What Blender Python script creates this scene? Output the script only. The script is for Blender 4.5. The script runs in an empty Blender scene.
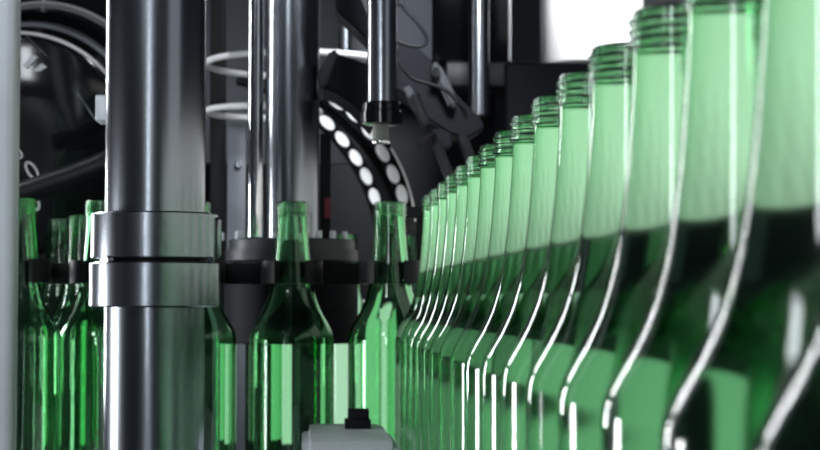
import bpy, bmesh, math, random
from mathutils import Vector, Matrix
random.seed(4)
sc = bpy.context.scene
COL = sc.collection
PI = math.pi

# ------------------------------------------------------------------ camera
F = 1750.0
CAMZ = 1.113
YAW = math.atan(110 / F)
PITCH = math.atan(79 / F)
cam_d = bpy.data.cameras.new('camera'); cam = bpy.data.objects.new('camera', cam_d)
COL.objects.link(cam); sc.camera = cam
cam.location = (0, 0, CAMZ)
cam.rotation_euler = (PI / 2 + PITCH, 0, -YAW)
cam_d.sensor_fit = 'HORIZONTAL'; cam_d.sensor_width = 36
cam_d.lens = F / 820 * 36
cam_d.clip_start = 0.01
cam_d.dof.use_dof = True; cam_d.dof.focus_distance = 0.95; cam_d.dof.aperture_fstop = 22

fw = Vector((math.sin(YAW) * math.cos(PITCH), math.cos(YAW) * math.cos(PITCH), math.sin(PITCH)))
rt = Vector((math.cos(YAW), -math.sin(YAW), 0))
up = rt.cross(fw)

def P(px, py, Y):
    """point of the place that lies Y metres down the line and shows at this spot of the photograph"""
    d = fw * F + rt * (px - 410) + up * (225 - py)
    d = d * (Y / d.y)
    return Vector((d.x, d.y, CAMZ + d.z))

def S(Y):
    return Y / F

# ------------------------------------------------------------------ materials
def mat(name, col, metal=0.0, rough=0.5, noise=None, bump=0.0, spec=0.5, streak=False):
    m = bpy.data.materials.new(name); m.use_nodes = True
    nt = m.node_tree; b = nt.nodes['Principled BSDF']
    b.inputs['Base Color'].default_value = (*col, 1)
    b.inputs['Metallic'].default_value = metal
    b.inputs['Roughness'].default_value = rough
    b.inputs['Specular IOR Level'].default_value = spec
    if noise:
        tc = nt.nodes.new('ShaderNodeTexCoord'); mp = nt.nodes.new('ShaderNodeMapping')
        mp.inputs['Scale'].default_value = (noise[0], noise[0], noise[0] * (0.06 if streak else 1))
        n = nt.nodes.new('ShaderNodeTexNoise'); n.inputs['Scale'].default_value = 1.0
        n.inputs['Detail'].default_value = 5
        nt.links.new(tc.outputs['Object'], mp.inputs['Vector']); nt.links.new(mp.outputs[0], n.inputs['Vector'])
        r = nt.nodes.new('ShaderNodeMapRange')
        r.inputs['To Min'].default_value = max(0.02, rough - noise[1]); r.inputs['To Max'].default_value = rough + noise[1]
        nt.links.new(n.outputs['Fac'], r.inputs['Value']); nt.links.new(r.outputs[0], b.inputs['Roughness'])
        cr = nt.nodes.new('ShaderNodeMapRange')
        cr.inputs['To Min'].default_value = 0.8; cr.inputs['To Max'].default_value = 1.2
        nt.links.new(n.outputs['Fac'], cr.inputs['Value'])
        mx = nt.nodes.new('ShaderNodeMix'); mx.data_type = 'RGBA'; mx.blend_type = 'MULTIPLY'
        mx.inputs[0].default_value = 1.0
        mx.inputs[6].default_value = (*col, 1)
        nt.links.new(cr.outputs[0], mx.inputs[7]); nt.links.new(mx.outputs[2], b.inputs['Base Color'])
        if bump:
            bp = nt.nodes.new('ShaderNodeBump'); bp.inputs['Strength'].default_value = bump
            bp.inputs['Distance'].default_value = 0.001
            nt.links.new(n.outputs['Fac'], bp.inputs['Height']); nt.links.new(bp.outputs[0], b.inputs['Normal'])
    return m

def glass_mat(name, absorb, rough, wet=False):
    """clear glass whose colour comes from the path through its thickness; absorb is per metre"""
    m = bpy.data.materials.new(name); m.use_nodes = True
    nt = m.node_tree; nt.nodes.clear()
    out = nt.nodes.new('ShaderNodeOutputMaterial')
    g = nt.nodes.new('ShaderNodeBsdfGlass'); g.inputs['Color'].default_value = (0.985, 1.0, 0.99, 1)
    g.inputs['Roughness'].default_value = rough; g.inputs['IOR'].default_value = 1.5
    if wet:      # glass against air is 1.5, glass against the drink inside 1.5 / 1.33
        at = nt.nodes.new('ShaderNodeAttribute'); at.attribute_name = 'wet'
        mr = nt.nodes.new('ShaderNodeMapRange'); mr.inputs['To Min'].default_value = 1.5; mr.inputs['To Max'].default_value = 1.128
        nt.links.new(at.outputs['Fac'], mr.inputs['Value']); nt.links.new(mr.outputs[0], g.inputs['IOR'])
    v = nt.nodes.new('ShaderNodeVolumeAbsorption'); d = max(absorb) * 1.05
    v.inputs['Density'].default_value = d
    v.inputs['Color'].default_value = (1 - absorb[0] / d, 1 - absorb[1] / d, 1 - absorb[2] / d, 1)
    nt.links.new(g.outputs[0], out.inputs['Surface']); nt.links.new(v.outputs[0], out.inputs['Volume'])
    return m

def emit_mat(name, col, strength):
    m = bpy.data.materials.new(name); m.use_nodes = True
    nt = m.node_tree; nt.nodes.clear()
    out = nt.nodes.new('ShaderNodeOutputMaterial')
    e = nt.nodes.new('ShaderNodeEmission'); e.inputs['Color'].default_value = (*col, 1)
    e.inputs['Strength'].default_value = strength
    nt.links.new(e.outputs[0], out.inputs['Surface'])
    return m

M = dict(
    glass=glass_mat('green_glass', (112, 22, 88), 0.09, True),
    glass2=glass_mat('deep_green_glass', (165, 32, 130), 0.015),
    steel=mat('brushed_steel', (0.34, 0.365, 0.40), 1.0, 0.23, (60, 0.10), 0.15, streak=True),
    darksteel=mat('dark_steel', (0.22, 0.24, 0.27), 1.0, 0.30, (60, 0.08), 0.2, streak=True),
    chrome=mat('chrome', (0.85, 0.87, 0.90), 1.0, 0.10),
    alu=mat('anodised_aluminium', (0.72, 0.76, 0.80), 0.15, 0.40, (25, 0.05)),
    pale=mat('pale_aluminium', (0.80, 0.85, 0.90), 0.1, 0.38, (25, 0.05)),
    black=mat('black_plastic', (0.008, 0.009, 0.011), 0.0, 0.4, (40, 0.08), spec=0.18),
    gloss=mat('black_gloss', (0.006, 0.007, 0.009), 0.0, 0.10),
    dark=mat('dark_painted_metal', (0.010, 0.011, 0.015), 0.0, 0.55, (30, 0.08), spec=0.08),
    grey=mat('grey_painted_panel', (0.25, 0.275, 0.32), 0.0, 0.5, (12, 0.08)),
    slate=mat('slate_painted_panel', (0.036, 0.040, 0.049), 0.0, 0.6, (12, 0.08), spec=0.08),
    midgrey=mat('grey_cast_metal', (0.035, 0.039, 0.047), 0.3, 0.42, (50, 0.08)),
    white=mat('white_enamel', (0.85, 0.86, 0.88), 0.0, 0.3),
    pad=mat('white_plastic', (0.88, 0.89, 0.90), 0.0, 0.35),
    red=mat('red_plastic', (0.20, 0.02, 0.04), 0.0, 0.4),
    tip=mat('olive_grey_rubber', (0.17, 0.19, 0.16), 0.0, 0.5),
    wall=mat('wall_paint', (0.026, 0.028, 0.036), 0.0, 0.7, (6, 0.1)),
    floor=mat('concrete', (0.05, 0.05, 0.052), 0.0, 0.7, (9, 0.1)),
    bed=mat('bed_steel', (0.05, 0.055, 0.06), 0.3, 0.5, (20, 0.1)),
    back=emit_mat('backlight_diffuser', (1.0, 1.0, 0.95), 0.95),
    backdim=emit_mat('rib_gap_diffuser', (1.0, 1.0, 0.95), 0.50),
    back2=emit_mat('lower_backlight_diffuser', (0.95, 1.0, 0.96), 0.55),
    back3=emit_mat('far_backlight_diffuser', (0.95, 1.0, 0.96), 0.24),
    rear=emit_mat('rear_diffuser', (0.95, 1.0, 0.95), 0.85),
)

# ------------------------------------------------------------------ mesh helpers
def new():
    return bmesh.new()

def box(bm, lo, hi, bev=0.0):
    b = bmesh.new()
    lo, hi = Vector(lo), Vector(hi)
    bmesh.ops.create_cube(b, size=1.0, matrix=Matrix.Translation((lo + hi) / 2) @ Matrix.Diagonal((*(hi - lo), 1)))
    if bev:
        bmesh.ops.bevel(b, geom=b.edges[:], offset=bev, segments=3, affect='EDGES', profile=0.5)
    merge(bm, b)

def merge(bm, b):
    t = bpy.data.meshes.new('t'); b.to_mesh(t); b.free(); bm.from_mesh(t); bpy.data.meshes.remove(t)

def frame(d):
    d = d.normalized()
    a = Vector((0, 0, 1)) if abs(d.z) < 0.9 else Vector((1, 0, 0))
    u = d.cross(a).normalized(); v = d.cross(u).normalized()
    return u, v

def lathe(bm, prof, origin=(0, 0, 0), axis=(0, 0, 1), n=48, cap=True):
    """prof: list of (radius, height along axis)"""
    o = Vector(origin); ax = Vector(axis).normalized(); u, v = frame(ax)
    rings = []
    for r, h in prof:
        rings.append([bm.verts.new(o + ax * h + (u * math.cos(2 * PI * k / n) + v * math.sin(2 * PI * k / n)) * r) for k in range(n)])
    for a, b in zip(rings, rings[1:]):
        for k in range(n):
            bm.faces.new((a[k], a[(k + 1) % n], b[(k + 1) % n], b[k]))
    if cap:
        bm.faces.new(rings[0]); bm.faces.new(rings[-1])

def rod(bm, a, b, r, n=40, bev=None):
    a, b = Vector(a), Vector(b); L = (b - a).length
    c = min(bev if bev is not None else r * 0.08, L * 0.3)
    lathe(bm, [(r - c, 0), (r, c), (r, L - c), (r - c, L)], a, b - a, n)

def tube(bm, pts, r, n=12, closed=False):
    pts = [Vector(p) for p in pts]
    N = len(pts); rings = []; pu = None
    for i, p in enumerate(pts):
        if closed: d = pts[(i + 1) % N] - pts[i - 1]
        else: d = pts[min(i + 1, N - 1)] - pts[max(i - 1, 0)]
        d.normalize()
        if pu is None: u, v = frame(d)
        else:
            u = (pu - d * pu.dot(d)).normalized(); v = d.cross(u)
        pu = u
        rings.append([bm.verts.new(p + (u * math.cos(2 * PI * k / n) + v * math.sin(2 * PI * k / n)) * r) for k in range(n)])
    pairs = list(zip(rings, rings[1:])) + ([(rings[-1], rings[0])] if closed else [])
    for a, b in pairs:
        for k in range(n):
            bm.faces.new((a[k], a[(k + 1) % n], b[(k + 1) % n], b[k]))
    if not closed:
        bm.faces.new(rings[0]); bm.faces.new(rings[-1])

def spline(pts, m=8):
    pts = [Vector(p) for p in pts]; out = []
    for i in range(len(pts) - 1):
        p0, p1, p2, p3 = pts[max(i - 1, 0)], pts[i], pts[i + 1], pts[min(i + 2, len(pts) - 1)]
        for k in range(m):
            t = k / m
            out.append(0.5 * ((2 * p1) + (p2 - p0) * t + (2 * p0 - 5 * p1 + 4 * p2 - p3) * t * t + (3 * p1 - p0 - 3 * p2 + p3) * t ** 3))
    out.append(pts[-1]); return out

def prism(bm, pix, Y, depth, bev=0.0015):
    """solid plate: outline at distance Y, extruded away by depth with parallel sides"""
    b = bmesh.new()
    f = [P(x, y, Y) for x, y in pix]
    v0 = [b.verts.new(p) for p in f]; v1 = [b.verts.new(p + Vector((0, depth, 0))) for p in f]
    b.faces.new(v0); b.faces.new(v1[::-1])
    n = len(f)
    for k in range(n): b.faces.new((v0[k], v1[k], v1[(k + 1) % n], v0[(k + 1) % n]))
    bmesh.ops.recalc_face_normals(b, faces=b.faces)
    if bev: bmesh.ops.bevel(b, geom=b.edges[:], offset=bev, segments=2, affect='EDGES')
    merge(bm, b)

def finish(name, bm, m, smooth=True, recalc=True, off=None):
    if recalc: bmesh.ops.recalc_face_normals(bm, faces=bm.faces)
    if off is not None: bmesh.ops.translate(bm, verts=bm.verts, vec=-Vector(off))
    me = bpy.data.meshes.new(name); bm.to_mesh(me); bm.free()
    me.materials.append(M[m])
    if smooth:
        me.polygons.foreach_set('use_smooth', [True] * len(me.polygons))
        me.set_sharp_from_angle(angle=math.radians(38))
    o = bpy.data.objects.new(name, me); COL.objects.link(o)
    return o

def tag(o, label, cat, group=None):
    o['label'] = label; o['category'] = cat
    if group: o['group'] = group
    return o

def thing(name, label, cat, loc, group=None):
    o = bpy.data.objects.new(name, None); COL.objects.link(o)
    o.empty_display_size = 0.05
    o.location = loc
    return tag(o, label, cat, group)

def wloc(o):
    v = Vector(o.location)
    while o.parent: o = o.parent; v += o.location
    return v

def part(name, bm, m, parent, **k):
    """bm is in world space; origin stays at the parent's"""
    o = finish(name, bm, m, off=wloc(parent), **k)
    o.parent = parent
    return o

def solo(name, bm, m, label, cat, loc, group=None):
    o = finish(name, bm, m, off=loc); o.location = loc
    return tag(o, label, cat, group)

def struct(name, bm, m):
    o = finish(name, bm, m); o['kind'] = 'structure'
    return o

BED = 0.90; TOPZ = 1.75

# ------------------------------------------------------------------ setting
b = new(); box(b, (-2.2, -1.2, -0.05), (2.2, 3.2, 0)); struct('floor', b, 'floor')
b = new(); box(b, (-2.2, 3.0, 0), (2.2, 3.1, 2.8)); struct('wall_back', b, 'wall')

b = new(); box(b, (-0.62, 0.16, 0), (0.62, 2.62, BED), 0.006)
solo('machine_bed', b, 'bed', 'dark steel bed of the filling machine that all the bottles stand on', 'machine', (0, 1.4, 0))
b = new(); box(b, (-0.62, 1.0, TOPZ), (0.62, 2.62, TOPZ + 0.06), 0.006)
solo('machine_canopy', b, 'dark', 'dark flat head of the machine above the poles and nozzle', 'machine', (0, 1.8, TOPZ))

# wall panelling behind the machine: one L-shaped sheet
b = new(); prism(b, [(190, -60), (548, -60), (548, 62), (364, 62), (364, 163), (190, 163)], 2.62, 0.02, 0)
t = solo('wall_panel', b, 'grey', 'mid grey L-shaped sheet metal panel behind the steel poles', 'panel', tuple(P(300, 60, 2.62)))

# ------------------------------------------------------------------ bottles
HB = 0.300          # height of a bottle
def prof_outer():
    k = [(87, 13.0), (72, 13.1), (50, 14.4), (36, 15.6), (26, 16.8), (15, 18.6), (6, 20.8), (-2, 23.6), (-10, 27.6), (-18, 32.2),
         (-23.5, 34.7), (-27.5, 35.7), (-32, 36.0), (-60, 36.0), (-120, 36.0), (-195, 36.0), (-205, 35.6), (-210, 34.0), (-213, 30.5)]
    return k

def interp(k, h):
    # smooth monotone interpolation in height (mm)
    for i in range(len(k) - 1):
        (h0, r0), (h1, r1) = k[i], k[i + 1]
        if h0 >= h >= h1:
            def sl(j):
                if j <= 0 or j >= len(k) - 1: return 0.0
                a = (k[j][1] - k[j - 1][1]) / (k[j][0] - k[j - 1][0]); c = (k[j + 1][1] - k[j][1]) / (k[j + 1][0] - k[j][0])
                return 0.0 if a * c <= 0 else 2 * a * c / (a + c)
            H = h1 - h0; tt = (h - h0) / H
            m0, m1 = sl(i) * H, sl(i + 1) * H
            return ((2 * tt ** 3 - 3 * tt ** 2 + 1) * r0 + (tt ** 3 - 2 * tt ** 2 + tt) * m0 + (-2 * tt ** 3 + 3 * tt ** 2) * r1 + (tt ** 3 - tt ** 2) * m1)
    return k[-1][1]

KO = prof_outer()
def r_in(h):
    t = 2.6 if h < 20 else 2.6 + min(1.0, (h - 20) / 50.0) * 0.8
    return interp(KO, h) - t

NS = 64
def ringset(bm, rows):
    """rows: list of (height_mm, r or function(theta)); heights relative to the eye line"""
    rings = []
    for h, r in rows:
        ring = []
        for k in range(NS):
            th = 2 * PI * k / NS
            rr = r(th) if callable(r) else r
            ring.append(bm.verts.new((rr * math.cos(th) / 1000, rr * math.sin(th) / 1000, (h + 213) / 1000)))
        rings.append(ring)
    for a, c in zip(rings, rings[1:]):
        for k in range(NS):
            bm.faces.new((a[k], a[(k + 1) % NS], c[(k + 1) % NS], c[k]))
    return rings

def body_mesh():
    """one closed shell: up the outside, over the lip, down the inside"""
    bm = new()
    hs = [86.6, 84, 80, 76, 73] + [72 - 2.0 * i for i in range(54)] + [-36, -60, -90, -120, -160, -195, -200, -205, -208, -210, -211.5, -213]
    hs = [h for i, h in enumerate(hs) if i == 0 or h < hs[i - 1]]
    def ro(h): return min(interp(KO, h), 12.95) if h > 74 else interp(KO, h)
    outer = [(h, ro(h)) for h in hs][::-1]
    punt = [(-202, 0.6), (-203, 10), (-207, 20), (-212.0, 27), (-213, 30.3)]
    lip = [(87.2, 12.6), (87.5, 11.8), (87.4, 10.6), (86.8, 9.9)]
    inner = [(h, r_in(h)) for h in hs if -200 < h < 86] + [(-201, 32.0), (-203.0, 29), (-200, 20), (-196.5, 10), (-195.5, 0.6)]
    rings = ringset(bm, punt + outer + lip + inner)
    bm.faces.new(rings[0][::-1]); f = bm.faces.new(rings[-1])
    n0 = len(punt) + len(outer) + len(lip)
    wet = set(v for r in rings[n0:] for v in r)
    for f in bm.faces:                                  # inside wall below the fill line touches the drink, not air
        if all(v in wet for v in f.verts) and f.calc_center_median().z < (90 + 213) / 1000: f.material_index = 1
    return bm

def thread_r(h):
    # helical screw thread over the top nine millimetres, transfer bead below it
    def f(th):
        base = 13.25
        if 75.4 < h < 77.8:
            base += 1.2 * math.sin(PI * (h - 75.4) / 2.4) ** 0.7
        pitch = 2.9
        ph = ((h - 78.2) / pitch - th / (2 * PI)) % 1.0
        env = max(0.0, min(1.0, (h - 78.0) / 0.8, (86.4 - h) / 0.8))
        d = abs(ph - 0.5) * 2
        return base + 1.2 * env * max(0.0, 1 - (d / 0.66) ** 2) ** 0.8
    return f

def mouth_mesh():
    """threaded ring round the lip, a closed ring of its own"""
    bm = new()
    hs = [74.8 + 0.25 * i for i in range(48)]
    hs = [h for h in hs if h <= 86.6]
    rings = ringset(bm, [(h, thread_r(h)) for h in hs] + [(86.7, 13.02), (82, 13.0), (78, 13.0), (74.7, 13.02)])
    a, c = rings[-1], rings[0]
    for k in range(NS): bm.faces.new((a[k], a[(k + 1) % NS], c[(k + 1) % NS], c[k]))
    return bm

proto = thing('glass_bottle', '', 'bottle', (0, 0, 0))
bm = body_mesh()
BODY = finish('bottle_body', bm, 'glass', recalc=False); BODY.parent = proto
a_ = BODY.data.attributes.new('wet', 'FLOAT', 'FACE')
for p_ in BODY.data.polygons:
    a_.data[p_.index].value = float(p_.material_index); p_.material_index = 0
MOUTH = finish('threaded_mouth', mouth_mesh(), 'glass', recalc=False); MOUTH.parent = proto
DEEP = {}
for o in (BODY, MOUTH):
    me = o.data.copy(); me.materials.clear(); me.materials.append(M['glass2']); DEEP[o.name] = me
used = [False]
def bottle(x, y, label, group, rot=0.0, deep=False):
    if not used[0]:
        r = proto; used[0] = True
    else:
        r = proto.copy(); COL.objects.link(r)
        for ch in (BODY, MOUTH):
            c = ch.copy(); COL.objects.link(c); c.parent = r
            if deep: c.data = DEEP[ch.name]
    r.location = (x, y, BED); r.rotation_euler = (0, 0, rot)
    tag(r, label, 'bottle', group)
    return r

ORD = ['nearest', 'second nearest', 'third nearest', 'fourth nearest', 'fifth nearest', 'sixth nearest', 'seventh nearest', 'eighth nearest',
       'eighth farthest', 'seventh farthest', 'sixth farthest', 'fifth farthest', 'fourth farthest', 'third farthest', 'second farthest', 'farthest']
extra = {0: 'nearest green bottle of the long row, only its shoulder in view at the right edge',
         1: 'second nearest green bottle of the long row, neck cut off by the picture edge',
         2: 'third nearest green bottle of the long row, its threaded mouth just above the picture',
         3: 'fourth nearest green bottle of the long row, the biggest whose threaded mouth is in view',
         15: 'farthest and smallest green bottle of the long row, beside the bottle under the nozzle'}
PITCHB, X0 = 0.074, 0.112
for i in range(16):
    lab = extra.get(i, '%s green screw-neck bottle of the long receding row' % ORD[i])
    bottle(X0, 0.291 + PITCHB * i, lab, 'green bottles in the long row', rot=0.35 * math.sin(i * 2.1))

SW = [(18, 1.465, 'green bottle in the neck clips beside the pale upright at the left edge'),
      (101, 1.50, 'green bottle in the neck clips, half behind the left of the thick clamped pole'),
      (194, 1.50, 'green bottle mostly hidden behind the thick clamped pole'),
      (292, 1.50, 'green bottle in the neck clips in front of the medium steel column'),
      (390, 1.50, 'green bottle in the neck clips directly under the filling nozzle')]
clip_pos = []
for px, Y, lab in SW:
    p = P(px, 304, Y); clip_pos.append((p.x, p.y))
    bottle(p.x, p.y, lab, 'green bottles held in neck clips', rot=px * 0.01, deep=True)

for px, Y, lab in [(247, 2.20, 'distant green bottle seen through the bottle before the medium steel column'),
                   (346, 2.20, 'distant pale green bottle in the gap between the two central bottles'),
                   (412, 2.25, 'distant green bottle between the nozzle bottle and the end of the long row'),
                   (60, 1.82, 'small distant green bottle between the two left bottles, nearer the left one'),
                   (80, 1.745, 'small distant green bottle between the two left bottles, nearer the thick pole')]:
    p = P(px, 304, Y)
    bottle(p.x, p.y, lab, 'distant green bottles behind the clips', rot=px, deep=px != 346)

# ------------------------------------------------------------------ neck rail with clips
yb = 1.545
p0, p1 = P(-12, 285, yb), P(414, 262, yb)
t = thing('neck_rail', 'black horizontal rail with open clips gripping the bottle necks', 'rail', (0.0, yb, p0.z))
zt, zb = P(200, 263, yb).z, P(200, 284, yb).z
b = new(); box(b, (p0.x, yb - 0.006, zb), (p1.x, yb + 0.010, zt), 0.0012); part('rail_bar', b, 'black', t)
for cx, cy in clip_pos:
    b = bmesh.new(); ri, ro = 0.0192, 0.0265; n = 28; g = math.radians(34)
    A = [(-PI / 2 + g) + (2 * PI - 2 * g) * k / n for k in range(n + 1)]
    pts = [(ro, a) for a in A] + [(ri, a) for a in reversed(A)]
    v0 = [b.verts.new((cx + r * math.cos(a), cy + r * math.sin(a), zb)) for r, a in pts]
    v1 = [b.verts.new((v.co.x, v.co.y, zt + 0.001)) for v in v0]
    N = len(v0)
    for k in range(n):
        b.faces.new((v0[k], v0[k + 1], v0[N - 2 - k], v0[N - 1 - k])); b.faces.new((v1[k], v1[k + 1], v1[N - 2 - k], v1[N - 1 - k]))
    for k in range(N): b.faces.new((v0[k], v0[(k + 1) % N], v1[(k + 1) % N], v1[k]))
    box(b, (cx - 0.009, cy + ro - 0.002, zb + 0.002), (cx + 0.009, yb, zt - 0.002))
    part('neck_clip', b, 'black', t)
# post that carries the rail, hidden behind the thick pole
q = P(152, 300, 1.56)
b = new(); rod(b, (q.x, 1.553, BED), (q.x, 1.553, zb), 0.007); part('rail_post', b, 'darksteel', t)

# ------------------------------------------------------------------ left edge upright
Y = 0.75; q = P(14, 240, Y)
t = thing('upright_post', 'pale grey aluminium upright at the left edge of the picture', 'post', (q.x - 0.03, Y + 0.008, BED))
b = new(); box(b, (q.x - 0.06, Y, BED), (q.x, Y + 0.016, 2.1), 0.004); part('post_profile', b, 'pale', t)

# ------------------------------------------------------------------ thick clamped pole
Y = 1.20; q = P(155, 260, Y); r1 = 49.5 * S(Y)
t = thing('steel_pole', 'thick dark steel pole with a two-part clamp collar, left of centre', 'pole', (q.x, Y, BED))
b = new(); rod(b, (q.x, Y, BED), (q.x, Y, TOPZ), r1, 72, 0.001); part('pole_shaft', b, 'steel', t)
r2 = 63 * S(Y)
za, zm, zc = P(155, 214, Y).z, P(155, 261, Y).z, P(155, 307, Y).z
def collar(z0, z1, r):
    b = new(); lathe(b, [(r1 + 0.0005, z0), (r - 0.001, z0), (r, z0 + 0.001), (r, z1 - 0.001), (r - 0.001, z1), (r1 + 0.0005, z1)], (q.x, Y, 0), n=72, cap=False)
    return b
cu = part('clamp_collar', collar(zm + 0.0012, za, r2), 'steel', t)
cl = part('clamp_collar', collar(zc, zm - 0.0012, r2 * 1.02), 'steel', t)
b = new(); lathe(b, [(r1 + .0004, zm - 0.0012), (r2 - 0.006, zm - 0.0012), (r2 - 0.006, zm + 0.0012), (r1 + .0004, zm + 0.0012)], (q.x, Y, 0), n=60, cap=False)
part('collar_gasket', b, 'black', t)
for s, px in ((-1, 110), (1, 212)):
    a = P(px, 261, Y)
    x = a.x; yy = Y - math.sqrt(max(1e-6, r2 ** 2 - (x - q.x) ** 2))
    b = new(); rod(b, (x, yy + 0.004, zm), (x, yy - 0.003, zm), 0.0025, 20); part('clamp_screw', b, 'chrome', t)
# lug on the right of the collar
b = new(); a = P(205, 218, Y); c = P(221, 258, Y)
box(b, (a.x, Y - 0.012, c.z), (c.x, Y + 0.012, a.z), 0.002); part('clamp_lug', b, 'steel', t)

# ------------------------------------------------------------------ central column, carousel plate, drum
Y = 1.65; q = P(292, 240, Y)
zA, zB = P(292, 240, Y).z, P(292, 262, Y).z
t = thing('carousel', 'round grey carousel plate on a dark drum behind the central bottle', 'carousel', (q.x, Y, BED))
R = 66 * S(Y)
b = new(); lathe(b, [(R - 0.001, zB), (R, zB + .001), (R, zB + 0.011), (R - 0.003, zB + 0.011), (R - 0.003, zA - .001), (R - 0.004, zA)], (q.x, Y, 0), n=72)
part('carousel_plate', b, 'midgrey', t)
b = new(); zd = P(292, 343, Y).z
lathe(b, [(R * 0.97, zd), (R, zd + .001), (R, zB - 0.014), (R + 0.001, zB - 0.013), (R + 0.001, zB - 0.011), (R - 0.006, zB - 0.010), (R - 0.006, zB)], (q.x, Y, 0), n=72)
part('drum', b, 'dark', t)
b = new(); s0 = P(312, 400, Y)
lathe(b, [(0.019, BED), (0.019, zd)], (s0.x, Y, 0), n=48); part('drum_shaft', b, 'dark', t)
for px, w in ((222, 5), (239, 7), (318, 8), (332, 7), (344, 6)):
    a = P(px, 245, Y); x = a.x
    dy = math.sqrt(max(0, (R - .0035) ** 2 - (x - q.x) ** 2))
    b = new(); h = w * S(Y) / 2
    rod(b, (x, Y - dy + h + .001, zA - 0.0005), (x, Y - dy + h + .001, zA + 0.007), h, 6, 0.0006); part('bolt_head', b, 'alu', t)

Yc = 1.65
b = new(); rod(b, (q.x, Yc, zA + 0.0005), (q.x, Yc, TOPZ), 27 * S(Yc), 64, 0.001)
solo('steel_column', b, 'steel', 'medium steel column rising behind the central bottle mouth', 'column', (q.x, Yc, zA))
Yr = 1.615; a = P(255.5, 200, Yr)
b = new(); rod(b, (a.x, Yr, zA + 0.0005), (a.x, Yr, TOPZ), 7.6 * S(Yr), 40, 0.0008)
solo('guide_rod', b, 'chrome', 'slim shiny rod close to the left of the medium steel column', 'rod', (a.x, Yr, zA))
# sensor stick right of the column
Yr = 1.66; a = P(325.5, 200, Yr)
t = thing('sensor', 'slim black sensor stick with a red window right of the medium steel column', 'sensor', (a.x, Yr, zA))
z1 = P(325, 134, Yr).z
b = new(); box(b, (a.x - .005, Yr - .006, zA + .0005), (a.x + .005, Yr + .006, z1), 0.001); part('sensor_housing', b, 'black', t)
b = new(); c0, c1 = P(322, 218, Yr - .006), P(330, 198, Yr - .006)
box(b, (a.x - .001, Yr - .0068, c0.z), (a.x + .0046, Yr - .005, c1.z)); part('red_window', b, 'red', t)

# uprights left of the guide rod
Yr = 1.93
b = new(); a0, a1 = P(210, 120, Yr), P(226, 0, Yr)
box(b, (a0.x, Yr, BED), (a1.x, Yr + .02, TOPZ), 0.001)
solo('black_upright', b, 'black', 'black flat upright between the thick pole and the slim shiny rod', 'upright', ((a0.x + a1.x) / 2, Yr, BED))
Yr = 2.02
t = thing('grey_upright', 'pale grey flat upright with a small bolt behind the slim shiny rod', 'upright', (P(236, 200, Yr).x, Yr, BED))
b = new(); a0, a1 = P(227, 200, Yr), P(246, 125, Yr)
box(b, (a0.x, Yr, BED), (a1.x, Yr + .012, a1.z), 0.001); part('upright_plate', b, 'grey', t)
b = new(); a = P(239, 165, Yr); rod(b, (a.x, Yr + .002, a.z), (a.x, Yr - .006, a.z), 0.004, 16); part('plate_bolt', b, 'chrome', t)

# hoops round the column
Yh = 1.80; a = P(338, 68, Yh)
for (py, lab) in ((65, 'upper, wider white metal hoop behind the medium steel column'), (112, 'lower, smaller white metal hoop behind the slim shiny rod')):
    rr = 0.096 if py < 80 else 0.058; a = P(207 + rr / S(Yh), py, Yh)
    t = thing('guard_hoop', lab, 'hoop', (a.x, Yh, a.z), 'white hoops behind the column')
    b = new()
    tube(b, [(a.x + rr * math.cos(2 * PI * k / 96), Yh + rr * math.sin(2 * PI * k / 96), a.z) for k in range(96)], 0.0034, 14, True)
    part('hoop_ring', b, 'white', t)
    hx = -.012 if py > 80 else .012; hy = Yh + math.sqrt((rr + .0062) ** 2 - hx ** 2)
    b = new(); rod(b, (a.x + hx, hy, a.z - .003), (a.x + hx, hy, TOPZ), 0.003, 16); part('hoop_hanger', b, 'darksteel', t)

# ------------------------------------------------------------------ filling nozzle
Yn = 1.50; a = P(382, 60, Yn)
t = thing('filling_nozzle', 'steel filling nozzle with black collar hanging above a bottle mouth', 'nozzle', (a.x, Yn, P(382, 144, Yn).z))
z0, z1, z2 = P(382, 144, Yn).z, P(382, 125, Yn).z, P(382, 103, Yn).z
a = P(382, 110, Yn)
b = new(); rod(b, (a.x, Yn, z2), (a.x, Yn, TOPZ), 15 * S(Yn), 48, 0.0006); part('nozzle_tube', b, 'steel', t)
b = new(); lathe(b, [(0.0145, z1), (0.0178, z1 + .001), (0.0178, z2 - .008), (0.0168, z2 - .007), (0.0168, z2 - .001), (0.016, z2)], (a.x, Yn, 0), n=48); part('nozzle_collar', b, 'gloss', t)
b = new(); lathe(b, [(0.006, z0), (0.0069, z0 + .001), (0.0069, z1)], (a.x - .001, Yn, 0), n=36); part('nozzle_tip', b, 'tip', t)
b = new(); lathe(b, [(0.0078, z0 + .0006), (0.0080, z0 + .0012), (0.0080, z0 + .0022), (0.0070, z0 + .0026)], (a.x - .001, Yn, 0), n=36, cap=False); part('tip_ring', b, 'chrome', t)

# ------------------------------------------------------------------ curved roller track
def circ(p, q, r):
    ax, ay, bx, by, cx, cy = *p, *q, *r
    d = 2 * (ax * (by - cy) + bx * (cy - ay) + cx * (ay - by))
    ux = ((ax * ax + ay * ay) * (by - cy) + (bx * bx + by * by) * (cy - ay) + (cx * cx + cy * cy) * (ay - by)) / d
    uy = ((ax * ax + ay * ay) * (cx - bx) + (bx * bx + by * by) * (ax - cx) + (cx * cx + cy * cy) * (bx - ax)) / d
    return ux, uy, math.hypot(ax - ux, ay - uy)

def arc_strip(bm, inner, outer, Y, depth):
    """inner / outer: pixel polylines of the same count; solid curved strip"""
    prism(bm, inner + outer[::-1], Y, depth, 0)

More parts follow.
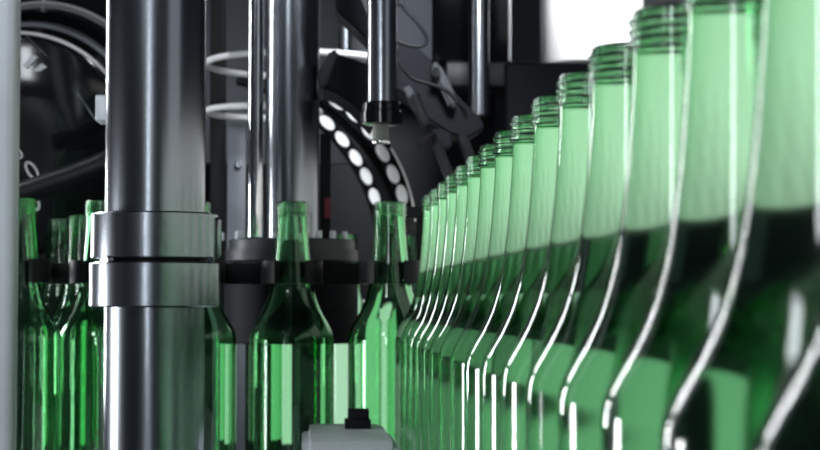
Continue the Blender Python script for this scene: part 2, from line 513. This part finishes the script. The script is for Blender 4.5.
INN = [(327, 123), (342, 139.5), (355.6, 158), (366, 176.5), (374.4, 197)]
OUT = [(337, 103), (354, 115), (369, 132), (382.5, 153), (393, 174), (402, 194.5)]
ci = circ(INN[0], INN[2], INN[4]); co = circ(OUT[0], OUT[2], OUT[5])
def arcpts(c, rr, a0, a1, n=24):
    return [(c[0] + rr * math.cos(a0 + (a1 - a0) * k / n), c[1] + rr * math.sin(a0 + (a1 - a0) * k / n)) for k in range(n + 1)]
def ang(c, p): return math.atan2(p[1] - c[1], p[0] - c[0])
Yt = 1.94
t = thing('roller_track', 'black curved track carrying two rows of white oval rollers', 'track', tuple(P(365, 215, Yt)))
ai0, ai1 = ang(ci, INN[0]) - 0.55, ang(ci, INN[4]) + 0.35
ao0, ao1 = ang(co, OUT[0]) - 0.40, ang(co, OUT[5]) + 0.22
inner_edge = arcpts(ci, ci[2] - 7, ai0, ai1); mid = arcpts(ci, ci[2] + 7, ai0, ai1)
b = new(); arc_strip(b, inner_edge, mid, Yt, 0.03); part('inner_flange', b, 'gloss', t)
mid2 = arcpts(co, co[2] - 8, ao0, ao1)
b = new(); arc_strip(b, [(x, y) for x, y in mid], mid2, Yt + 0.012, 0.03); part('track_channel', b, 'black', t)
oute = arcpts(co, co[2] + 9, ao0, ao1)
b = new(); arc_strip(b, mid2, oute, Yt - 0.006, 0.03); part('outer_flange', b, 'gloss', t)
rim0 = arcpts(co, co[2] + 7.5, ang(co, OUT[3]), ao1 - .05); rim1 = arcpts(co, co[2] + 9.5, ang(co, OUT[3]), ao1 - .05)
b = new(); arc_strip(b, rim0, rim1, Yt - 0.008, 0.006); part('outer_rim', b, 'pad', t)
def oval(c, p, Y, la, lb, parent, nm='roller'):
    """flat oval roller lying along the curve; rim and slightly dished face"""
    a = ang(c, p); tx, ty = -math.sin(a), math.cos(a); nx, ny = math.cos(a), math.sin(a)
    b = bmesh.new(); n = 28; rings = []
    for sc_, dy in ((1.0, 0.004), (1.0, -0.002), (0.93, -0.003), (0.80, -0.003), (0.70, -0.0018)):
        rings.append([b.verts.new(P(p[0] + (tx * la * math.cos(2 * PI * k / n) + nx * lb * math.sin(2 * PI * k / n)) * sc_,
                                    p[1] + (ty * la * math.cos(2 * PI * k / n) + ny * lb * math.sin(2 * PI * k / n)) * sc_, Y) + Vector((0, dy, 0))) for k in range(n)])
    for r0, r1_ in zip(rings, rings[1:]):
        for k in range(n): b.faces.new((r0[k], r0[(k + 1) % n], r1_[(k + 1) % n], r1_[k]))
    b.faces.new(rings[0]); b.faces.new(rings[-1])
    return part(nm, b, 'pad', parent)
for p in INN: oval(ci, p, Yt - 0.002, 9.2, 5.2, t)
for p in OUT: oval(co, p, Yt - 0.008, 10.0, 5.4, t)

q_ = P(345, 110, Yt + .05)
b = new(); rod(b, (q_.x, Yt + .035, q_.z - .03), (q_.x, Yt + .035, TOPZ), 0.008, 20); part('track_hanger', b, 'darksteel', t)
# dark housing over the track, with the slanting arm that carries it
t = thing('drive_housing', 'black angular housing above the start of the curved roller track', 'housing', tuple(P(345, 80, 1.58)))
b = new(); prism(b, [(321, 78), (333, 52), (374, 66), (374, 128), (352, 104), (334, 92), (321, 88)], 1.56, 0.08, 0.002); part('housing_shell', b, 'dark', t)
b = new(); prism(b, [(326, -402), (345, -402), (345, -40), (374, 30), (374, 50), (368, 40), (336, 10)], 1.57, 0.05, 0.002); part('slanting_arm', b, 'dark', t)
b = new(); prism(b, [(317, 74), (330, 50), (339, 50), (326, 86), (319, 90)], 1.555, 0.09, 0.002); part('end_cap', b, 'midgrey', t)

# ------------------------------------------------------------------ big dark drum at the left
A0, A1 = P(20, 147, 1.86), P(46, 113, 2.10)
ax = (A1 - A0).normalized(); L = (A1 - A0).length
Rf = 113 * S(1.86); Rb = 111 * S(2.10)
t = thing('rotary_drum', 'big glossy black drum with bright rims at the upper left', 'drum', tuple(A0 - Vector((0, 0, Rf))))
b = new(); lathe(b, [(Rf * 0.2, 0.004), (Rf * 0.93, 0.0), (Rf * .985, 0.004), (Rf * .985, L * .38), (Rf * .95, L * .40), (Rf * .95, L * .55), (Rb * .97, L * .6), (Rb * .97, L)], A0, ax, 96)
part('drum_shell', b, 'gloss', t)
u, v = frame(ax)
def hoop(c, R, r):
    b = new(); ring = [c + (u * math.cos(2 * PI * k / 160) + v * math.sin(2 * PI * k / 160)) * R for k in range(160)]
    k0 = min(range(160), key=lambda k: ring[k].z)       # trim runs over the upper part, open at the bottom
    tube(b, [ring[(k0 + k) % 160] for k in range(30, 131)], r, 10); return b
part('front_rim', hoop(A0 + ax * .004, Rf, 0.0020), 'white', t)
part('rear_rim', hoop(A0 + ax * L * .98, Rb * .985, 0.0022), 'white', t)
b = new(); lathe(b, [(Rf * .955, L * .42), (Rf * 1.005, L * .43), (Rf * 1.005, L * .52), (Rf * .955, L * .53)], A0, ax, 96, cap=False); part('grey_band', b, 'grey', t)
def on_face(px, py):
    d = (P(px, py, 1.0) - Vector((0, 0, CAMZ))); o = Vector((0, 0, CAMZ))
    return o + d * ((A0 - o).dot(ax) / d.dot(ax))
for s0, s1 in (((27, 36), (48, 57)), ((77, 92), (96, 120))):
    b = new(); tube(b, [on_face(*s0) - ax * .001, on_face(*s1) - ax * .001], 0.0009, 8); part('face_glint', b, 'chrome', t)  # chrome lines stand in for reflections on the glossy face
def face_plate(pix, m, nm, th=0.003):
    b = new(); f = [on_face(x, y) for x, y in pix]
    v0 = [b.verts.new(p - ax * th) for p in f]; v1 = [b.verts.new(p + ax * .004) for p in f]; n = len(f)
    b.faces.new(v0); b.faces.new(v1[::-1])
    for k in range(n): b.faces.new((v0[k], v1[k], v1[(k + 1) % n], v0[(k + 1) % n]))
    return part(nm, b, m, t)
face_plate([(23, 65), (33, 54), (38, 57), (27, 69)], 'alu', 'face_plate')
face_plate([(32, 71), (42, 63), (47, 67), (40, 71)], 'alu', 'face_plate')
# oval windows low on the drum
def face_oval(cx, cy, la, lb, tilt):
    b = new(); pts = []
    for k in range(40):
        q_ = 2 * PI * k / 40; x = la * math.cos(q_); y = lb * math.sin(q_)
        pts.append(on_face(cx + x * math.cos(tilt) - y * math.sin(tilt), cy + x * math.sin(tilt) + y * math.cos(tilt)) - ax * .001)
    tube(b, pts, 0.0012, 8, True); return part('oval_ring', b, 'pad', t)
face_oval(32, 170.5, 9.5, 4.2, math.radians(58)); face_oval(17, 153, 6, 3.5, math.radians(40)); face_oval(34, 201, 9, 4, math.radians(65))
b = new(); rod(b, A0 + ax * L * .9, A0 + ax * L * .9 + Vector((0, 0, TOPZ - (A0 + ax * L * .9).z)), 0.012); part('drum_hanger', b, 'darksteel', t)

Yk = 1.235
a0, a1 = P(97.5, 123, 1.25), P(108, 97, 1.25)
b = new(); box(b, (a0.x, 1.235, a0.z), (a1.x + .004, 1.262, a1.z), 0.0015)
solo('junction_block', b, 'alu', 'small pale block fixed to the left side of the thick clamped pole', 'block', tuple(a0))
b = new(); tube(b, spline([P(22, 194, 1.72), P(45, 186, 1.72), P(75, 176, 1.72), P(105, 164, 1.72), P(140, 150, 1.72), P(175, 60, 1.72), (P(180, 0, 1.72).x, 1.72, TOPZ)], 8), 0.012, 16)
solo('black_hose', b, 'black', 'thick black hose slanting beneath the big drum at the left', 'hose', tuple(P(22, 194, 1.72)))

# ------------------------------------------------------------------ upper right machinery
Yv = 2.15
a0, a1 = P(433, 60, Yv), P(511, 60, Yv)
t = thing('dark_column', 'wide black column behind the thin hanging steel rod, upper centre', 'column', ((a0.x + a1.x) / 2, Yv, a0.z))
b = new(); box(b, (a0.x, Yv, P(450, 63, Yv).z), (a1.x, Yv + .08, TOPZ), 0.003); part('column_body', b, 'gloss', t)
b = new(); c0, c1 = P(497, 0, Yv), P(499, 0, Yv)
box(b, (P(508.5, 0, Yv).x, Yv - .002, P(450, 60, Yv).z), (P(511, 0, Yv).x, Yv + .004, TOPZ)); part('edge_trim', b, 'alu', t)
b = new(); c0, c1 = P(446, 86, Yv - .02), P(508, 62, Yv - .02)
box(b, (c0.x, Yv - .02, c0.z), (c1.x, Yv + .06, c1.z), 0.002); part('column_foot', b, 'midgrey', t)
Yv = 2.0; a = P(479, 70, Yv)
t = thing('hanging_rod', 'thin steel rod hanging in front of the wide black column', 'rod', (a.x, Yv, P(479, 117, Yv).z))
b = new(); rod(b, (a.x, Yv, P(479, 117, Yv).z), (a.x, Yv, TOPZ), 10.5 * S(Yv), 40, 0.002); part('rod_shaft', b, 'steel', t)
# white tank
Yv = 2.35; a = P(592, 40, Yv); rk = 52 * S(Yv)
t = thing('white_tank', 'bright white round tank above the middle of the bottle row', 'tank', (a.x, Yv, P(590, 60, Yv).z))
z0 = P(592, 61, Yv - rk).z
b = new(); lathe(b, [(rk * .90, z0), (rk * .97, z0 + .003), (rk, z0 + .010), (rk, TOPZ)], (a.x, Yv, 0), n=72); part('tank_shell', b, 'white', t)
# black cabinet
Yv = 2.12
b = new(); a0, a1 = P(505, 62, Yv), P(760, 62, Yv)
box(b, (a0.x, Yv, BED), (a1.x, Yv + .12, a0.z), 0.004)
solo('black_cabinet', b, 'dark', 'black cabinet behind the bottle row, below the white tank', 'cabinet', ((a0.x + a1.x) / 2, Yv, BED))

# gripper arm and fingers
Yg = 1.80
t = thing('gripper_arm', 'dark jointed arm slanting down right of the filling nozzle', 'arm', tuple(P(440, 150, Yg)))
b = new(); prism(b, [(396, 44), (414, 46), (432, 62), (455, 92), (470, 108), (482, 118), (484, 130), (466, 140), (448, 134), (430, 122), (414, 104), (396, 90)], Yg, 0.05, 0.003); part('arm_plate', b, 'dark', t)
b = new(); prism(b, [(432, 60), (440, 64), (452, 86), (458, 104), (450, 108), (442, 92), (434, 76)], Yg - 0.02, 0.02, 0.003); part('arm_link', b, 'midgrey', t)
b = new(); rod(b, P(436, 72, Yg - .028), P(436, 72, Yg - .015), 0.005, 20); part('pivot_pin', b, 'steel', t)
b = new(); prism(b, [(403, 88), (410, 85), (422, 108), (415, 112)], Yg - .012, 0.014, 0.001); part('pale_lug', b, 'midgrey', t)
b = new(); prism(b, [(396, -305), (432, -305), (432, 62), (414, 46), (396, 44)], Yg + .03, 0.02, 0.001); part('arm_backplate', b, 'slate', t)
def finger(p0, p1, w, Y):
    d = Vector((p1[0] - p0[0], p1[1] - p0[1])); d.normalize(); n = Vector((-d.y, d.x))
    if n.x > 0: n = -n
    b = new(); prism(b, [p0, p1, (p1[0] + n.x * w, p1[1] + n.y * w), (p0[0] + n.x * w, p0[1] + n.y * w)], Y, 0.02, 0.001)
    f = part('gripper_finger', b, 'black', t)
    b = new(); prism(b, [(p0[0] + n.x * 1.0, p0[1] + n.y * 1.0), (p1[0] + n.x * 1.0, p1[1] + n.y * 1.0), (p1[0] - n.x * .5, p1[1] - n.y * .5), (p0[0] - n.x * .5, p0[1] - n.y * .5)], Y - .002, 0.012, 0)
    e = part('finger_edge', b, 'chrome', f)
finger((418, 92), (431, 124), 9, Yg - .03)
finger((441, 142), (455, 180), 8, Yg - .03)
finger((466, 133), (476, 160), 9, Yg - .03)
b = new(); tube(b, [P(428, 128, Yg - .02), P(434, 133, Yg - .02), (P(430, 136, Yg - .02)), P(417, 143, Yg - .02), P(421, 151, Yg - .02)], 0.002, 8); part('bent_bracket', b, 'black', t)
b = new(); prism(b, [(434, 128), (450, 132), (452, 146), (440, 150)], Yg - .012, 0.03, 0.001); part('finger_block', b, 'dark', t)

b = new(); tube(b, spline([(P(398, 0, 1.7).x, 1.7, TOPZ), P(398, -30, 1.7), P(402, 4, 1.7), P(415, 20, 1.7), P(426, 36, 1.7), P(424, 45, 1.7), P(412, 46, 1.7), P(396, 41, 1.7)], 10), 0.0019, 10)
solo('black_cable', b, 'black', 'looped black cable just right of the nozzle tube', 'cable', tuple(P(400, 44, 1.7)))
b = new(); tube(b, spline([P(398, 62, 1.72), P(412, 78, 1.72), P(430, 84, 1.72), P(448, 92, 1.72), P(462, 108, 1.72), P(466, 118, 1.735)], 10), 0.0021, 10)
solo('black_tube', b, 'black', 'black air tube lying along the dark slanting arm', 'tube', tuple(P(466, 118, 1.72)))

# short black bar at the far end of the row
b = new(); a0, a1 = P(402, 217, 1.62), P(430, 206, 1.62)
prism(b, [(404, 208), (414, 206), (432, 209), (432, 217), (404, 218)], 1.62, .02, .001)
box(b, (a1.x - .012, 1.625, BED), (a1.x - .004, 1.635, a0.z + .002))
solo('side_bracket', b, 'black', 'short black bracket behind the farthest bottle of the row', 'bracket', (a0.x, 1.62, BED))

# ------------------------------------------------------------------ bottom plate with black block
zp = P(350, 423, 1.44).z
t = thing('guide_plate', 'bright steel guide plate at the bottom before the two central bottles', 'plate', (P(350, 440, 1.37).x, 1.37, BED))
xl, xr = P(302, 430, 1.37).x, P(392, 430, 1.37).x
b = bmesh.new()
o_ = [(xl, 1.245), (xr, 1.245), (xr, 1.40), (xr - .006, 1.438), (xl + .004, 1.438), (xl, 1.42)]
v0 = [b.verts.new((x, y, BED)) for x, y in o_]; v1 = [b.verts.new((x, y, zp)) for x, y in o_]
b.faces.new(v0); b.faces.new(v1)
for k in range(len(o_)): b.faces.new((v0[k], v0[(k + 1) % len(o_)], v1[(k + 1) % len(o_)], v1[k]))
bmesh.ops.recalc_face_normals(b, faces=b.faces)
bmesh.ops.bevel(b, geom=b.edges[:], offset=0.006, segments=4, affect='EDGES')
part('plate_body', b, 'alu', t)
b = new(); c0, c1 = P(345, 432, 1.37), P(371, 421, 1.37)
box(b, (c0.x, 1.37, zp - .001), (c1.x, 1.39, zp + .0075), .001); part('stop_block', b, 'dark', t)
b = new(); c0, c1 = P(348, 432, 1.375), P(369, 409, 1.375)
box(b, (c0.x, 1.372, zp + .007), (c1.x, 1.388, c1.z), .001); part('stop_cap', b, 'dark', t)

# ------------------------------------------------------------------ lamps, many of them added
for nm, z0, z1, ya, yb, m_, lab in (
        ('upper', 1.1205, 1.262, 0.30, 1.95, 'back', 'upper long added white light glowing through the necks of the long bottle row'),
        ('near', 0.930, 1.060, 0.66, 0.95, 'back2', 'lower added white light glowing through the nearest bottle bodies'),
        ('far', 0.930, 1.060, 0.97, 1.95, 'back3', 'lower dim added light glowing through the farther bottle bodies')):
    t = thing('added_backlight', lab, 'lamp', (0.22, (ya + yb) / 2, BED), 'added lights along the bottle row')  # glowing panel added to backlight the row of bottles
    b = new(); box(b, (0.205, ya, z0), (0.209, yb, z1)); part('diffuser', b, m_ if nm != 'upper' else 'backdim', t)
    if nm == 'upper':                                   # luminous ribs added, so neck centres glow brighter and fade downwards
        b = new(); y_ = ya + .004
        while y_ < yb - .004:
            box(b, (0.2028, y_, z0 + .004 + .058 * ((int(round((y_ - ya) / .005)) * 7) % 11) / 10), (0.2052, y_ + .0008, z1 - .001)); y_ += 0.005
        part('luminous_ribs', b, m_, t, smooth=False)
    b = new(); box(b, (0.2095, ya - .005, z0 - .003), (0.235, yb + .005, z1 + .004), .002); part('lamp_housing', b, 'dark', t)
    for yy in (ya + .1, yb - .1):
        b = new()
        if nm == 'upper': box(b, (0.250, yy, BED), (0.262, yy + .02, z1)); box(b, (0.234, yy, z0 + .01), (0.251, yy + .02, z1 - .01))
        else: box(b, (0.212, yy, BED), (0.232, yy + .02, z0 - .004))
        part('lamp_leg', b, 'dark', t)
M['board'] = mat('green_tint_board', (0.19, 0.36, 0.21), 0.0, 0.6, (15, 0.1), spec=0.2)
b = new(); box(b, (0.207, 0.74, 1.065), (0.212, 1.95, 1.117), .001)  # board added to give the bottle shoulders their mid green tone
box(b, (0.2115, 0.8, 1.09), (0.249, 0.82, 1.10)); box(b, (0.2115, 1.5, 1.09), (0.249, 1.52, 1.10))
box(b, (0.240, 0.8, BED), (0.249, 0.82, 1.10)); box(b, (0.240, 1.5, BED), (0.249, 1.52, 1.10))
solo('tint_board', b, 'board', 'added green tone board between the two levels of lights behind the long bottle row', 'board', (0.21, 1.1, BED))

def lightbox(x0, x1, y0, y1, Y, label):  # glowing box added to light the bottles from behind
    a0, a1 = P(x0, y1, Y), P(x1, y0, Y)
    t = thing('added_light_box', label, 'lamp', ((a0.x + a1.x) / 2, Y, BED), 'added white light boxes behind the bottles')
    b = new(); box(b, (a0.x, Y, a0.z), (a1.x, Y + .003, a1.z)); part('diffuser', b, 'rear', t)
    b = new(); box(b, (a0.x - .002, Y + .0035, BED), (a1.x + .002, Y + .03, a1.z + .002), .001); part('lamp_housing', b, 'dark', t)
lightbox(250, 400, 300, 444, 2.38, 'added white light box glowing through the distant bottles at the centre')
lightbox(62, 92, 320, 444, 2.38, 'small added white light box glowing behind the left bottles')

def area(name, loc, target, sx, sy, power, col=(1, 1, 1)):
    d = bpy.data.lights.new(name, 'AREA'); d.shape = 'RECTANGLE'; d.size = sx; d.size_y = sy; d.energy = power; d.color = col
    o = bpy.data.objects.new(name, d); COL.objects.link(o); o.location = loc
    o.rotation_euler = (Vector(target) - Vector(loc)).to_track_quat('-Z', 'Y').to_euler()
    return o
area('strip_light', (-0.46, 1.72, 1.136), (0.11, 0.6, 1.13), 0.048, 0.232, 1.3, (0.94, 0.97, 1.0))
area('tall_strip_light', (-0.46, 1.72, 1.552), (0.11, 0.6, 1.36), 0.048, 0.456, 2.5, (0.94, 0.97, 1.0))
area('window_light', (-0.85, 1.28, 1.02), (0.11, 0.75, 1.05), 0.14, 0.24, 3.6, (0.94, 0.97, 1.0))
area('overhead_light', (-0.6, -0.1, 2.0), (0.0, 1.7, 1.3), 0.25, 0.4, 5.0, (0.90, 0.95, 1.0))
area('front_light', (-0.42, -0.6, 1.35), (-0.1, 1.0, 1.2), 0.14, 0.6, 5.2, (0.90, 0.95, 1.0))
area('side_fill', (1.4, -0.2, 1.7), (-0.1, 1.3, 1.2), 1.0, 0.9, 1.2, (0.90, 0.95, 1.0))  # added dim fill, greys the right half of the poles
tl = area('tank_fill', (0.46, 1.75, 1.62), (0.40, 2.33, 1.62), 0.12, 0.12, 1.8)  # added lamp that brightens the white tank
tl.data.spread = math.radians(50)
kl = area('roller_fill', (0.14, 1.36, 1.62), (0.05, 1.94, 1.27), 0.10, 0.10, 0.75, (0.94, 0.97, 1.0))  # added lamp that brightens the white rollers
kl.data.spread = math.radians(60)

w = bpy.data.worlds.new('world'); sc.world = w; w.use_nodes = True
w.node_tree.nodes['Background'].inputs[0].default_value = (0.55, 0.65, 0.8, 1)
w.node_tree.nodes['Background'].inputs[1].default_value = 0.03

# ------------------------------------------------------------------ colour and paths
vs = sc.view_settings
vs.view_transform = 'Standard'; vs.look = 'None'; vs.exposure = 0.0; vs.gamma = 1.0; vs.use_curve_mapping = False
cy = sc.cycles
cy.max_bounces = 32; cy.transmission_bounces = 32; cy.glossy_bounces = 8; cy.diffuse_bounces = 4
cy.transparent_max_bounces = 16
cy.use_denoising = True
cy.sample_clamp_indirect = 6.0
